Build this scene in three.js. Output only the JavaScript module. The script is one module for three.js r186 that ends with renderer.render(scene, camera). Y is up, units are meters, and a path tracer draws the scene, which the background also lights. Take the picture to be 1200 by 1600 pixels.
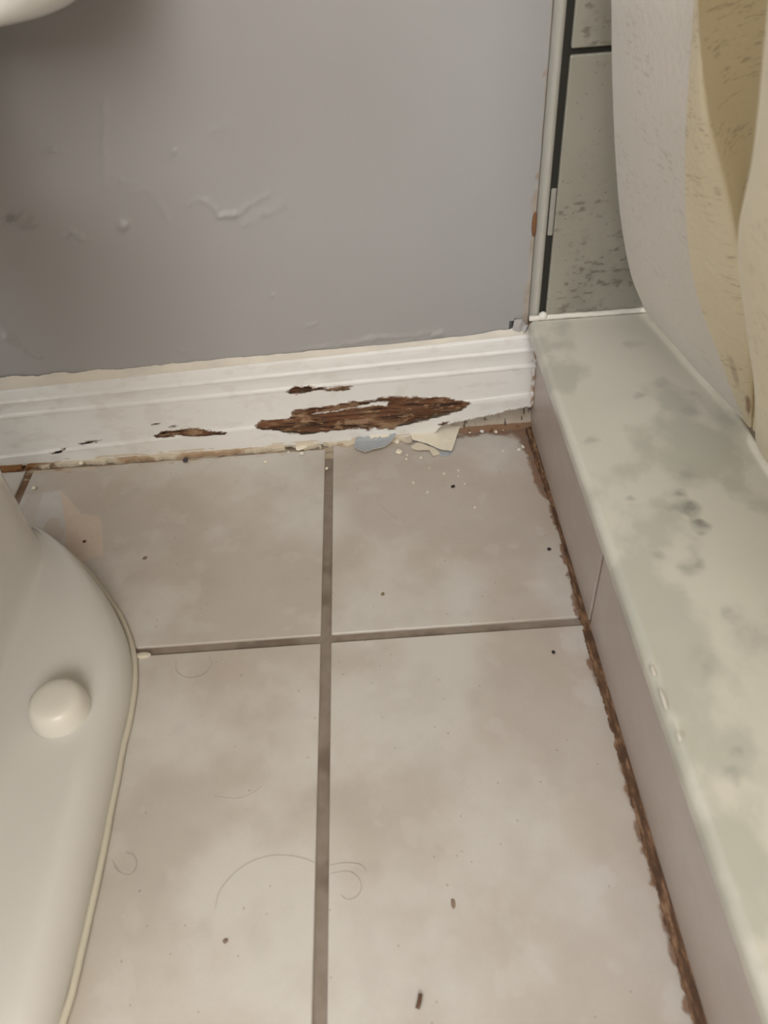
import * as THREE from 'three';
import { mergeVertices, mergeGeometries, toCreasedNormals } from 'three/addons/utils/BufferGeometryUtils.js';
import { RoundedBoxGeometry } from 'three/addons/geometries/RoundedBoxGeometry.js';
import { RectAreaLightUniformsLib } from 'three/addons/lights/RectAreaLightUniformsLib.js';

// ---------------------------------------------------------------- camera, light, exposure
// back wall is the plane z = 0, floor y = 0, camera 0.5 m above the floor
const scene = new THREE.Scene();
scene.background = new THREE.Color(0x000000);
const FPX = 1199.27, CAM = new THREE.Vector3(0, 0.5, 0.645);
const ROT = [[0.99739558, -0.07121279, -0.01143673], [-0.05935478, -0.72032495, -0.6910926], [0.04097647, 0.68997152, -0.72267574]];
const camera = new THREE.PerspectiveCamera(67.412, 0.75, 0.02, 20);
{
  const cx = new THREE.Vector3(ROT[0][0], ROT[1][0], ROT[2][0]), cy = new THREE.Vector3(-ROT[0][1], -ROT[1][1], -ROT[2][1]), cz = new THREE.Vector3(-ROT[0][2], -ROT[1][2], -ROT[2][2]);
  camera.quaternion.setFromRotationMatrix(new THREE.Matrix4().makeBasis(cx, cy, cz));
  camera.position.copy(CAM);
  camera.focus = 0.76; camera.userData.fStop = 9;
}
scene.add(camera);
const renderer = new THREE.WebGLRenderer({ antialias: true });
renderer.toneMapping = THREE.LinearToneMapping;
renderer.toneMappingExposure = 0.47;
renderer.shadowMap.enabled = true;
RectAreaLightUniformsLib.init();
const LAMP = { x: -0.1, z: 1.1, y: 2.34, w: 0.7, power: 5.5, color: new THREE.Color(1.0, 0.955, 0.895) };
const FRONTFILL = { x: 0.2, y: 1.38, z: 2.06, w: 1.0, h: 1.0, power: 18, color: new THREE.Color(1.0, 0.965, 0.92) };   // added fill light on the wall behind the camera, out of view
const SKYLIGHT = { x: -1.3, y: 1.75, z: 1.55, w: 0.74, h: 0.8, power: 12, color: new THREE.Color(0.80, 0.89, 1.0) };   // window in the left wall
const lampLight = new THREE.RectAreaLight(LAMP.color, LAMP.power, LAMP.w, LAMP.w);
lampLight.position.set(LAMP.x, LAMP.y - 0.012, LAMP.z); lampLight.lookAt(LAMP.x, 0, LAMP.z); scene.add(lampLight);
const frontLight = new THREE.RectAreaLight(FRONTFILL.color, FRONTFILL.power, FRONTFILL.w, FRONTFILL.h);
frontLight.position.set(FRONTFILL.x, FRONTFILL.y, FRONTFILL.z - 0.012); frontLight.lookAt(FRONTFILL.x, FRONTFILL.y, 0); scene.add(frontLight);
const dayLight = new THREE.RectAreaLight(SKYLIGHT.color, SKYLIGHT.power, SKYLIGHT.w, SKYLIGHT.h);
dayLight.position.set(SKYLIGHT.x - 0.035, SKYLIGHT.y, SKYLIGHT.z); dayLight.lookAt(2, SKYLIGHT.y, SKYLIGHT.z); scene.add(dayLight);

// ---------------------------------------------------------------- helpers
const V = (x, y, z) => new THREE.Vector3(x, y, z);
function ray(px, py) { const d = [px - 600, py - 800, FPX]; return V(...ROT.map(r => r[0] * d[0] + r[1] * d[1] + r[2] * d[2])); }
function atY(px, py, y = 0) { const r = ray(px, py); return CAM.clone().addScaledVector(r, (y - CAM.y) / r.y); }
function atZ(px, py, z = 0) { const r = ray(px, py); return CAM.clone().addScaledVector(r, (z - CAM.z) / r.z); }
function atX(px, py, x = 0) { const r = ray(px, py); return CAM.clone().addScaledVector(r, (x - CAM.x) / r.x); }
let seed = 1234567;
const rnd = () => { seed = (seed * 1664525 + 1013904223) >>> 0; return seed / 4294967296; };
const rr = (a, b) => a + (b - a) * rnd();
function hash(x, y, s) { let h = Math.imul(x | 0, 374761393) ^ Math.imul(y | 0, 668265263) ^ Math.imul(s | 0, 1442695041); h = Math.imul(h ^ (h >>> 13), 1274126177); return ((h ^ (h >>> 16)) >>> 0) / 4294967296; }
function noise(x, y, s = 0) {
  const xi = Math.floor(x), yi = Math.floor(y); let u = x - xi, v = y - yi; u = u * u * (3 - 2 * u); v = v * v * (3 - 2 * v);
  const a = hash(xi, yi, s), b = hash(xi + 1, yi, s), c = hash(xi, yi + 1, s), d = hash(xi + 1, yi + 1, s);
  return a + (b - a) * u + (c - a) * v + (a - b - c + d) * u * v;
}
function fbm(x, y, s = 0, o = 4) { let a = 0, w = 0.5, t = 0; for (let i = 0; i < o; i++) { a += w * noise(x, y, s + i * 17); t += w; w *= 0.5; x = x * 2.03 + 3.1; y = y * 2.03 + 1.7; } return a / t; }
const clamp = (x, a = 0, b = 1) => Math.min(b, Math.max(a, x));
const sstep = (a, b, x) => { const t = clamp((x - a) / (b - a)); return t * t * (3 - 2 * t); };
const lerp = (a, b, t) => a + (b - a) * t;
const mix3 = (a, b, t) => [lerp(a[0], b[0], t), lerp(a[1], b[1], t), lerp(a[2], b[2], t)];
const s2l = c => c <= 0.04045 ? c / 12.92 : Math.pow((c + 0.055) / 1.055, 2.4);
const rgb = (r, g, b) => [s2l(r / 255), s2l(g / 255), s2l(b / 255)];       // sRGB bytes -> linear
const l2s = c => 255 * (c <= 0.0031308 ? c * 12.92 : 1.055 * Math.pow(c, 1 / 2.4) - 0.055);
function interp(tab, x) { if (x <= tab[0][0]) return tab[0][1]; for (let i = 1; i < tab.length; i++) if (x <= tab[i][0]) return lerp(tab[i - 1][1], tab[i][1], (x - tab[i - 1][0]) / (tab[i][0] - tab[i - 1][0])); return tab[tab.length - 1][1]; }
function colorTexture(w, h, fn) {                                          // fn(u, v) -> linear rgb
  const d = new Uint8Array(w * h * 4);
  for (let j = 0; j < h; j++) for (let i = 0; i < w; i++) { const c = fn((i + 0.5) / w, (j + 0.5) / h), k = 4 * (j * w + i); for (let n = 0; n < 3; n++) d[k + n] = clamp(Math.round(l2s(c[n])), 0, 255); d[k + 3] = 255; }
  const t = new THREE.DataTexture(d, w, h); t.colorSpace = THREE.SRGBColorSpace; t.magFilter = THREE.LinearFilter; t.minFilter = THREE.LinearFilter; t.wrapS = t.wrapT = THREE.MirroredRepeatWrapping; t.needsUpdate = true; return t;
}
function greyTexture(w, h, fn) {
  const d = new Uint8Array(w * h * 4);
  for (let j = 0; j < h; j++) for (let i = 0; i < w; i++) { const c = clamp(Math.round(255 * fn((i + 0.5) / w, (j + 0.5) / h)), 0, 255), k = 4 * (j * w + i); d[k] = d[k + 1] = d[k + 2] = c; d[k + 3] = 255; }
  const t = new THREE.DataTexture(d, w, h); t.magFilter = THREE.LinearFilter; t.minFilter = THREE.LinearFilter; t.wrapS = t.wrapT = THREE.MirroredRepeatWrapping; t.needsUpdate = true; return t;
}
const mat = (c, roughness = 0.6, extra = {}) => new THREE.MeshStandardMaterial({ color: Array.isArray(c) ? new THREE.Color().setRGB(...c) : c, roughness, metalness: 0, side: THREE.DoubleSide, ...extra });
function mesh(name, geo, m, parent = scene) { const o = new THREE.Mesh(geo, m); o.name = name; o.castShadow = o.receiveShadow = true; parent.add(o); return o; }
const used = {};
function numbered(n) { const k = used[n] = (used[n] ?? -1) + 1; return k ? n + '_' + String(k).padStart(3, '0') : n; }
function group(name, label, category, kind, grp) {
  const o = new THREE.Group(); o.name = numbered(name); o.userData = { label }; if (category) o.userData.category = category; if (kind) o.userData.kind = kind; if (grp) o.userData.group = grp; scene.add(o); return o;
}
function single(name, geo, m, label, category, grp, kind) {
  const o = mesh(numbered(name), geo, m); o.userData = { label }; if (category) o.userData.category = category; if (grp) o.userData.group = grp; if (kind) o.userData.kind = kind; return o;
}
function box(x0, x1, y0, y1, z0, z1) { const g = new THREE.BoxGeometry(x1 - x0, y1 - y0, z1 - z0); g.translate((x0 + x1) / 2, (y0 + y1) / 2, (z0 + z1) / 2); return g; }
function rbox(x0, x1, y0, y1, z0, z1, r = 0.002, seg = 3) { const g = new RoundedBoxGeometry(x1 - x0, y1 - y0, z1 - z0, seg, r); g.translate((x0 + x1) / 2, (y0 + y1) / 2, (z0 + z1) / 2); return g; }
function buildGeo(pos, idx, col) {
  const g = new THREE.BufferGeometry(); g.setAttribute('position', new THREE.Float32BufferAttribute(pos, 3));
  if (col) g.setAttribute('color', new THREE.Float32BufferAttribute(col, 3)); g.setIndex(idx); g.computeVertexNormals(); return g;
}
// grid of nu x nv cells; fn(i, j) -> {p, c?}; keep(i, j) -> is the cell there
function gridGeo(nu, nv, fn, keep) {
  const pos = [], col = [], idx = []; let hasC = false;
  for (let j = 0; j <= nv; j++) for (let i = 0; i <= nu; i++) { const r = fn(i, j); pos.push(r.p.x, r.p.y, r.p.z); if (r.c) { hasC = true; col.push(...r.c); } }
  for (let j = 0; j < nv; j++) for (let i = 0; i < nu; i++) if (!keep || keep(i, j)) { const a = j * (nu + 1) + i, b = a + 1, c = a + nu + 1, d = c + 1; idx.push(a, b, d, a, d, c); }
  return buildGeo(pos, idx, hasC ? col : null);
}
const inPoly = (P, x, y) => { let k = false; for (let i = 0, j = P.length - 1; i < P.length; j = i++) { const [xi, yi] = P[i], [xj, yj] = P[j]; if ((yi > y) !== (yj > y) && x < (xj - xi) * (y - yi) / (yj - yi) + xi) k = !k; } return k; };
// a closed thin solid over the floor plan (x, z): top(x,z), bottom(x,z) heights where inside(x,z)
function planSolid(x0, x1, z0, z1, cell, inside, top, bottom, colour) {
  const nu = Math.ceil((x1 - x0) / cell), nv = Math.ceil((z1 - z0) / cell), on = new Uint8Array(nu * nv), pos = [], col = [], idx = [], map = new Map();
  for (let j = 0; j < nv; j++) for (let i = 0; i < nu; i++) on[j * nu + i] = inside(x0 + (i + 0.5) * cell, z0 + (j + 0.5) * cell) ? 1 : 0;
  const vert = (i, j, s) => { const k = (j * (nu + 1) + i) * 2 + s; if (!map.has(k)) { const x = x0 + i * cell, z = z0 + j * cell; map.set(k, pos.length / 3); pos.push(x, s ? top(x, z) : bottom(x, z), z); if (colour) col.push(...colour(x, z, s)); } return map.get(k); };
  const at = (i, j) => i >= 0 && j >= 0 && i < nu && j < nv && on[j * nu + i];
  for (let j = 0; j < nv; j++) for (let i = 0; i < nu; i++) if (at(i, j)) {
    const a = vert(i, j, 1), b = vert(i + 1, j, 1), c = vert(i + 1, j + 1, 1), d = vert(i, j + 1, 1), A = vert(i, j, 0), B = vert(i + 1, j, 0), C = vert(i + 1, j + 1, 0), D = vert(i, j + 1, 0);
    idx.push(a, c, b, a, d, c, A, B, C, A, C, D);
    if (!at(i, j - 1)) idx.push(a, b, B, a, B, A); if (!at(i, j + 1)) idx.push(d, D, C, d, C, c); if (!at(i - 1, j)) idx.push(a, A, D, a, D, d); if (!at(i + 1, j)) idx.push(b, c, C, b, C, B);
  }
  return toCreasedNormals(buildGeo(pos, idx, colour ? col : null), 0.9);
}
// closed rings of equal count lofted upwards
function loft(rings, capBottom = true, capTop = true) {
  const n = rings[0].length, pos = [], idx = [];
  for (const r of rings) for (const p of r) pos.push(p.x, p.y, p.z);
  for (let k = 0; k + 1 < rings.length; k++) for (let i = 0; i < n; i++) { const a = k * n + i, b = k * n + (i + 1) % n, c = a + n, d = b + n; idx.push(a, c, b, b, c, d); }
  const cap = (k, flip) => { const c = pos.length / 3, m = V(0, 0, 0); rings[k].forEach(p => m.add(p)); m.divideScalar(n); pos.push(m.x, m.y, m.z); for (let i = 0; i < n; i++) { const a = k * n + i, b = k * n + (i + 1) % n; flip ? idx.push(c, b, a) : idx.push(c, a, b); } };
  if (capBottom) cap(0, false); if (capTop) cap(rings.length - 1, true);
  return buildGeo(pos, idx);
}

// ---------------------------------------------------------------- surfaces
const GX = -0.0612, GZ = 0.265, PITCH = 0.3133, GW = 0.0084, CURBX = 0.15;
const FX0 = -0.5, FX1 = 0.2, FZ0 = 0, FZ1 = 0.62;
const rustC = rgb(122, 82, 50), rustD = rgb(76, 48, 30), rustL = rgb(152, 118, 86);
// rust band on the tile face beside the curb and at the foot of the wall: 0..1
function rustMask(x, z) {
  const d = CURBX - x, n = fbm(x * 120, z * 120, 5, 4), m = fbm(x * 30, z * 30, 9, 3);
  const w = interp([[0, 0.024], [0.02, 0.022], [0.05, 0.013], [0.08, 0.012], [0.10, 0.012], [0.125, 0.005], [0.18, 0.003], [0.24, 0.006], [0.3, 0.0068], [0.62, 0.0076]], z);
  let r = 1 - sstep(0.72, 1.2, (d + (n - 0.5) * 0.012 + (m - 0.5) * 0.003) / w);
  if (x > 0.055) { const wz = 0.0195 + (n - 0.5) * 0.014 + 0.004 * sstep(0.10, 0.14, x); r = Math.max(r, (1 - sstep(0.75, 1.15, z / wz)) * sstep(0.06, 0.085, x + (n - 0.5) * 0.03)); }
  return r;
}
const tileA = rgb(188, 179, 170), tileB = rgb(203, 198, 191), tileC = rgb(180, 165, 150), tileD = rgb(168, 160, 152);
function tileTone(x, z, s = 0) {
  const a = fbm(x * 9 + s, z * 9, 21, 5), b = fbm(x * 16 + 4, z * 16 + s, 31, 5), c = fbm(x * 60, z * 60 + s, 41, 4), f = hash(Math.floor(x * 2200), Math.floor(z * 2200), 3);
  let t = mix3(tileA, tileB, sstep(0.42, 0.66, a)); t = mix3(t, tileC, 0.45 * sstep(0.42, 0.78, b)); t = mix3(t, tileD, 0.16 * sstep(0.45, 0.8, c)); t = mix3(t, tileB, 0.35 * sstep(0.58, 0.75, fbm(x * 45 + 9, z * 45, 71, 4)));
  const k = 0.975 + 0.05 * f; return [t[0] * k, t[1] * k, t[2] * k];
}
const toFloor = (P, ox, oy, s) => P.map(([a, b]) => { const q = atY(ox + a / s, oy + b / s, 0); return [q.x, q.z]; });
const patchPeach = toFloor([[470, 440], [540, 490], [590, 560], [640, 618], [790, 636], [800, 780], [805, 935], [720, 960], [630, 1005], [520, 965], [510, 700]], 0, 680, 5);
const patchPale = toFloor([[120, 565], [160, 490], [220, 462], [330, 445], [480, 440], [512, 600], [512, 940], [400, 915], [300, 840], [140, 640]], 0, 680, 5);
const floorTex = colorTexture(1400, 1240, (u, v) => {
  const x = FX0 + u * (FX1 - FX0), z = FZ0 + v * (FZ1 - FZ0); let c = tileTone(x, z);
  const r = rustMask(x, z); if (r > 0) { const n = fbm(x * 220, z * 220, 51, 3); c = mix3(c, mix3(rustC, n > 0.55 ? rustL : rustD, Math.abs(n - 0.55) * 2.2), clamp(r * (0.78 + 0.4 * (n - 0.4)))); }
  // ochre grime with a ragged outline along the foot of the baseboard
  const n2 = fbm(x * 90, z * 200, 61, 4), wide = interp([[-0.5, 0.030], [-0.39, 0.028], [-0.33, 0.026], [-0.2, 0.023], [0.06, 0.02], [0.09, 0.0]], x);
  const g = 1 - sstep(0.85, 1.1, (z + (n2 - 0.5) * 0.02) / wide);
  if (g > 0) c = mix3(c, mix3(rgb(196, 176, 148), rgb(150, 112, 76), sstep(0.5, 0.7, fbm(x * 70, z * 300, 63, 3))), g * 0.7);
  // patch on the tile behind the toilet foot, pinkish on one side, paler on the other
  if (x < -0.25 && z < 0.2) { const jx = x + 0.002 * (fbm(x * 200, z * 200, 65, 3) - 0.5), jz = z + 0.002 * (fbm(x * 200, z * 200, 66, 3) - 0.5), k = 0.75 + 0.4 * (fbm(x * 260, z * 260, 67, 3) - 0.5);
    if (inPoly(patchPeach, jx, jz)) c = mix3(c, rgb(212, 190, 172), k * 0.8); else if (inPoly(patchPale, jx, jz)) c = mix3(c, fbm(x * 70, z * 25, 68, 2) > 0.5 ? rgb(204, 204, 206) : rgb(196, 184, 176), k * 0.55); }
  // small dark flecks
  if (hash(Math.floor(x * 900), Math.floor(z * 900), 77) > 0.9993) c = mix3(c, rgb(110, 95, 82), 0.5);
  return c;
});
const plainTex = colorTexture(512, 512, (u, v) => tileTone(u * 0.6 + 5, v * 0.6 + 5));
const reliefTex = greyTexture(512, 512, (u, v) => 0.5 * fbm(u * 40, v * 40, 91, 4) + 0.5 * fbm(u * 14, v * 14, 92, 3));
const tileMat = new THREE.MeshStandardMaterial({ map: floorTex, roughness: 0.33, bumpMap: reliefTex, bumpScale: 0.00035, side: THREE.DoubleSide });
const plainTile = new THREE.MeshStandardMaterial({ map: plainTex, roughness: 0.33, bumpMap: reliefTex, bumpScale: 0.00035, side: THREE.DoubleSide });
const groutTex = colorTexture(700, 620, (u, v) => {
  const x = FX0 + u * (FX1 - FX0), z = FZ0 + v * (FZ1 - FZ0);
  let c = mix3(rgb(126, 112, 100), rgb(148, 136, 124), fbm(x * 120, z * 120, 101, 4)); c = mix3(c, rgb(104, 90, 78), 0.7 * sstep(0.5, 0.7, fbm(x * 40, z * 40, 103, 3)));
  if (x < -0.34) c = mix3(c, rgb(118, 78, 44), 0.75 * sstep(0.11, 0.02, z + 0.03 * (fbm(x * 90, z * 90, 5) - 0.5)));
  if (z < 0.035) c = mix3(c, rgb(205, 190, 165), 0.6 * sstep(0.35, 0.6, fbm(x * 80, z * 200, 107, 3)));
  const r = rustMask(x, z); return mix3(c, rustC, r * 0.8);
});
const groutMat = new THREE.MeshStandardMaterial({ map: groutTex, roughness: 0.9, side: THREE.DoubleSide });
function floorUV(g) { const p = g.attributes.position, uv = new Float32Array(p.count * 2); for (let i = 0; i < p.count; i++) { uv[2 * i] = (p.getX(i) - FX0) / (FX1 - FX0); uv[2 * i + 1] = (p.getZ(i) - FZ0) / (FZ1 - FZ0); } g.setAttribute('uv', new THREE.BufferAttribute(uv, 2)); return g; }
const fineTex = greyTexture(512, 512, (u, v) => fbm(u * 90, v * 90, 111, 4));
const wallMat = new THREE.MeshStandardMaterial({ vertexColors: true, roughness: 0.42, side: THREE.DoubleSide });
const wallPlain = mat(rgb(166, 165, 166), 0.6);
const whiteMat = mat(rgb(226, 224, 220), 0.7);
const trimWhite = mat(rgb(225, 222, 215), 0.35);

// ---------------------------------------------------------------- floor
const ROOM = { x0: -1.3, x1: 1.05, z1: 2.1, y1: 2.38 };
{
  const floor = group('floor', 'beige glazed floor tiles with wide taupe grout lines and rust stains by the curb', null, 'structure');
  mesh('grout_bed', floorUV(box(-0.6, 0.17, -0.06, -0.0022, -0.02, 0.7)), groutMat, floor);
  mesh('subfloor', mergeGeometries([box(ROOM.x0, -0.6, -0.06, -0.0022, -0.02, ROOM.z1), box(-0.6, 0.17, -0.06, -0.0022, 0.7, ROOM.z1), box(0.17, ROOM.x1, -0.06, -0.0022, -0.02, ROOM.z1)]), mat(rgb(136, 122, 110), 0.9), floor);
  const xs = [GX - 5 * PITCH, GX - 4 * PITCH, GX - 3 * PITCH, GX - 2 * PITCH, GX - PITCH, GX, GX + PITCH], zs = [GZ - PITCH, GZ, GZ + PITCH, GZ + 2 * PITCH, GZ + 3 * PITCH, GZ + 4 * PITCH, GZ + 5 * PITCH, GZ + 6 * PITCH];
  const g2 = GW / 2;
  for (let a = 0; a + 1 < xs.length; a++) for (let b = 0; b + 1 < zs.length; b++) {
    const x0 = Math.max(xs[a] + g2, ROOM.x0 + 0.003), x1 = Math.min(xs[a + 1] - g2, CURBX - 0.002), z0 = Math.max(zs[b] + g2, x0 > GX ? 0.0055 : 0.0215), z1 = Math.min(zs[b + 1] - g2, ROOM.z1 - 0.004);
    if (x1 - x0 < 0.02 || z1 - z0 < 0.02) continue;
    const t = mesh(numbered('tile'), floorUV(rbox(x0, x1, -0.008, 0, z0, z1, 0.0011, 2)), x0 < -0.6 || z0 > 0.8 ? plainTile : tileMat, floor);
    t.position.y = (hash(a, b, 5) - 0.5) * 0.0004;
  }
}

// ---------------------------------------------------------------- back wall: painted skin with filler ridges, torn hole at its corner
const WEDGE = 0.1405;
const ridges = [
  [[[0, 347], [14, 342], [30, 347], [36, 338]], 0.003, 0.0018], [[[44, 349], [54, 346]], 0.003, 0.0014], [[[98, 368], [112, 362], [124, 372], [143, 373]], 0.002, 0.0014],
  [[[186, 348], [194, 352]], 0.003, 0.0013], [[[296, 322], [308, 312], [322, 316], [345, 335], [364, 336], [384, 322], [418, 303]], 0.0018, 0.0006], [[[200, 298], [232, 298], [248, 318], [264, 344]], 0.002, 0.0004],
  [[[70, 240], [84, 233], [99, 238]], 0.0015, 0.001], [[[90, 261], [112, 257]], 0.001, 0.0006], [[[424, 461], [436, 464]], 0.001, 0.0009], [[[162, 160], [163, 240], [164, 290]], 0.0018, 0.0005],
  [[[164, 270], [190, 282], [215, 284]], 0.0016, 0.0004], [[[282, 548], [292, 549]], 0.0012, 0.0008], [[[0, 500], [12, 525], [40, 548], [60, 556]], 0.003, 0.0007], [[[478, 508], [492, 506]], 0.0012, 0.0006],
  [[[268, 236], [274, 238]], 0.001, 0.0006], [[[52, 200], [58, 201]], 0.001, 0.0006], [[[380, 352], [440, 318], [460, 338]], 0.003, 0.0004], [[[470, 548], [600, 528], [690, 520]], 0.0016, 0.0006], [[[330, 205], [360, 200]], 0.002, 0.0004],
].map(([pts, w, h]) => ({ w, h, pts: pts.map(p => { const q = atZ(p[0], p[1], 0); return [q.x, q.y]; }) }));
function segDist(x, y, a, b) { const dx = b[0] - a[0], dy = b[1] - a[1], t = clamp(((x - a[0]) * dx + (y - a[1]) * dy) / (dx * dx + dy * dy + 1e-12)); return Math.hypot(x - a[0] - t * dx, y - a[1] - t * dy); }
function wallRelief(X, Y) {
  const x = X + 0.005 * (fbm(X * 120, Y * 120, 125, 3) - 0.5), y = Y + 0.007 * (fbm(X * 120 + 5, Y * 120, 127, 3) - 0.5);
  let h = 0.0022 * (fbm(x * 11, y * 11, 121, 3) - 0.5) + 0.00016 * (fbm(x * 260, y * 260, 123, 2) - 0.5);
  for (const r of ridges) for (let i = 0; i + 1 < r.pts.length; i++) { const w = r.w * (0.7 + 0.7 * noise(x * 150, y * 150, 7)), d = segDist(x, y, r.pts[i], r.pts[i + 1]); if (d < 4 * w) h += 2.4 * (0.4 + 1.2 * noise(x * 90, y * 90, 9)) * r.h * Math.exp(-d * d / (w * w)) / (r.pts.length > 2 ? 1.15 : 1); }
  return h;
}
const hole = [[794, 503], [806, 499], [803, 507], [797, 517]].map(p => { const q = atZ(p[0], p[1], 0); return [q.x, q.y]; });
{
  const wall = group('wall_back', 'lilac grey painted wall with lumpy filler ridges and torn paint in its corner', null, 'structure');
  const x0 = -0.72, y1 = 0.78, cx = 0.0022, nu = Math.round((WEDGE - x0) / cx), nv = Math.round(y1 / cx);
  const paint = rgb(166, 164, 165), dirt = rgb(150, 138, 124), warm = rgb(150, 128, 106);
  const geo = gridGeo(nu, nv, (i, j) => {
    const x = x0 + (WEDGE - x0) * i / nu, y = y1 * j / nv, n = fbm(x * 130, y * 130, 131, 3);
    let c = mix3(paint, rgb(171, 169, 169), fbm(x * 6, y * 6, 133, 3));
    if (y < 0.06) c = mix3(dirt, n > 0.6 ? rgb(90, 66, 46) : rgb(176, 166, 152), Math.abs(n - 0.6) * 2.0);
    const e = WEDGE - x;                                                   // rusty brown seam where the paint stops at the tile trim
    const seam = interp([[0.1, 0.007], [0.15, 0.005], [0.2, 0.003], [0.235, 0.0035], [0.25, 0.001], [0.8, 0.0]], y);
    if (y > 0.1) c = mix3(c, mix3(warm, rgb(190, 184, 172), n), 0.85 * (1 - sstep(0.7, 1.1, (e + (n - 0.5) * 0.006) / (seam + 1e-5))));
    return { p: V(x, y, wallRelief(x, y)), c };
  }, (i, j) => !inPoly(hole, x0 + (WEDGE - x0) * (i + 0.5) / nu, y1 * (j + 0.5) / nv));
  mesh('paint', geo, wallMat, wall);
  mesh('plaster', mergeGeometries([box(ROOM.x0 - 0.1, 0.145, -0.06, y1, -0.13, -0.012), box(ROOM.x0 - 0.1, x0, 0, y1, -0.012, 0), box(ROOM.x0 - 0.1, 0.145, y1, ROOM.y1, -0.13, 0)]), wallPlain, wall);
  mesh('bare_plaster', box(0.1385, 0.1645, -0.002, 0.1175, -0.012, 0.0009), mat(rgb(140, 112, 86), 0.95), wall);
  // torn paint flaps around the hole
  const flapMat = mat(rgb(182, 179, 178), 0.7);
  for (const [pts, lift] of [[[[804, 500], [815, 498], [822, 506], [812, 519], [800, 520]], 0.002], [[[812, 512], [824, 506], [826, 520], [816, 524]], 0.003]]) {
    const P = pts.map(p => atZ(p[0], p[1], 0.002)), n = P.length, c = P.reduce((a, b) => a.add(b), V(0, 0, 0)).divideScalar(n); c.z += lift;
    const pos = [], idx = []; P.forEach((p, i) => { p.z += i % 2 ? 0.0018 : 0; pos.push(p.x, p.y, p.z); }); pos.push(c.x, c.y, c.z); for (let i = 0; i < n; i++) idx.push(n, i, (i + 1) % n);
    P.forEach(p => pos.push(p.x, p.y, p.z - 0.0012)); for (let i = 0; i < n; i++) { const k = (i + 1) % n; idx.push(i, n + 1 + i, n + 1 + k, i, n + 1 + k, k); }
    mesh('paint_flap', buildGeo(pos, idx).toNonIndexed(), flapMat, wall).geometry.computeVertexNormals();
  }
  const f = atZ(838, 350, 0); mesh('rust_blister', new THREE.SphereGeometry(1, 16, 12).scale(0.0022, 0.011, 0.0022).translate(WEDGE - 0.001, f.y, 0.0005), mat(rgb(126, 88, 58), 0.85), wall).userData.label = 'rust brown blister';
}
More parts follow.
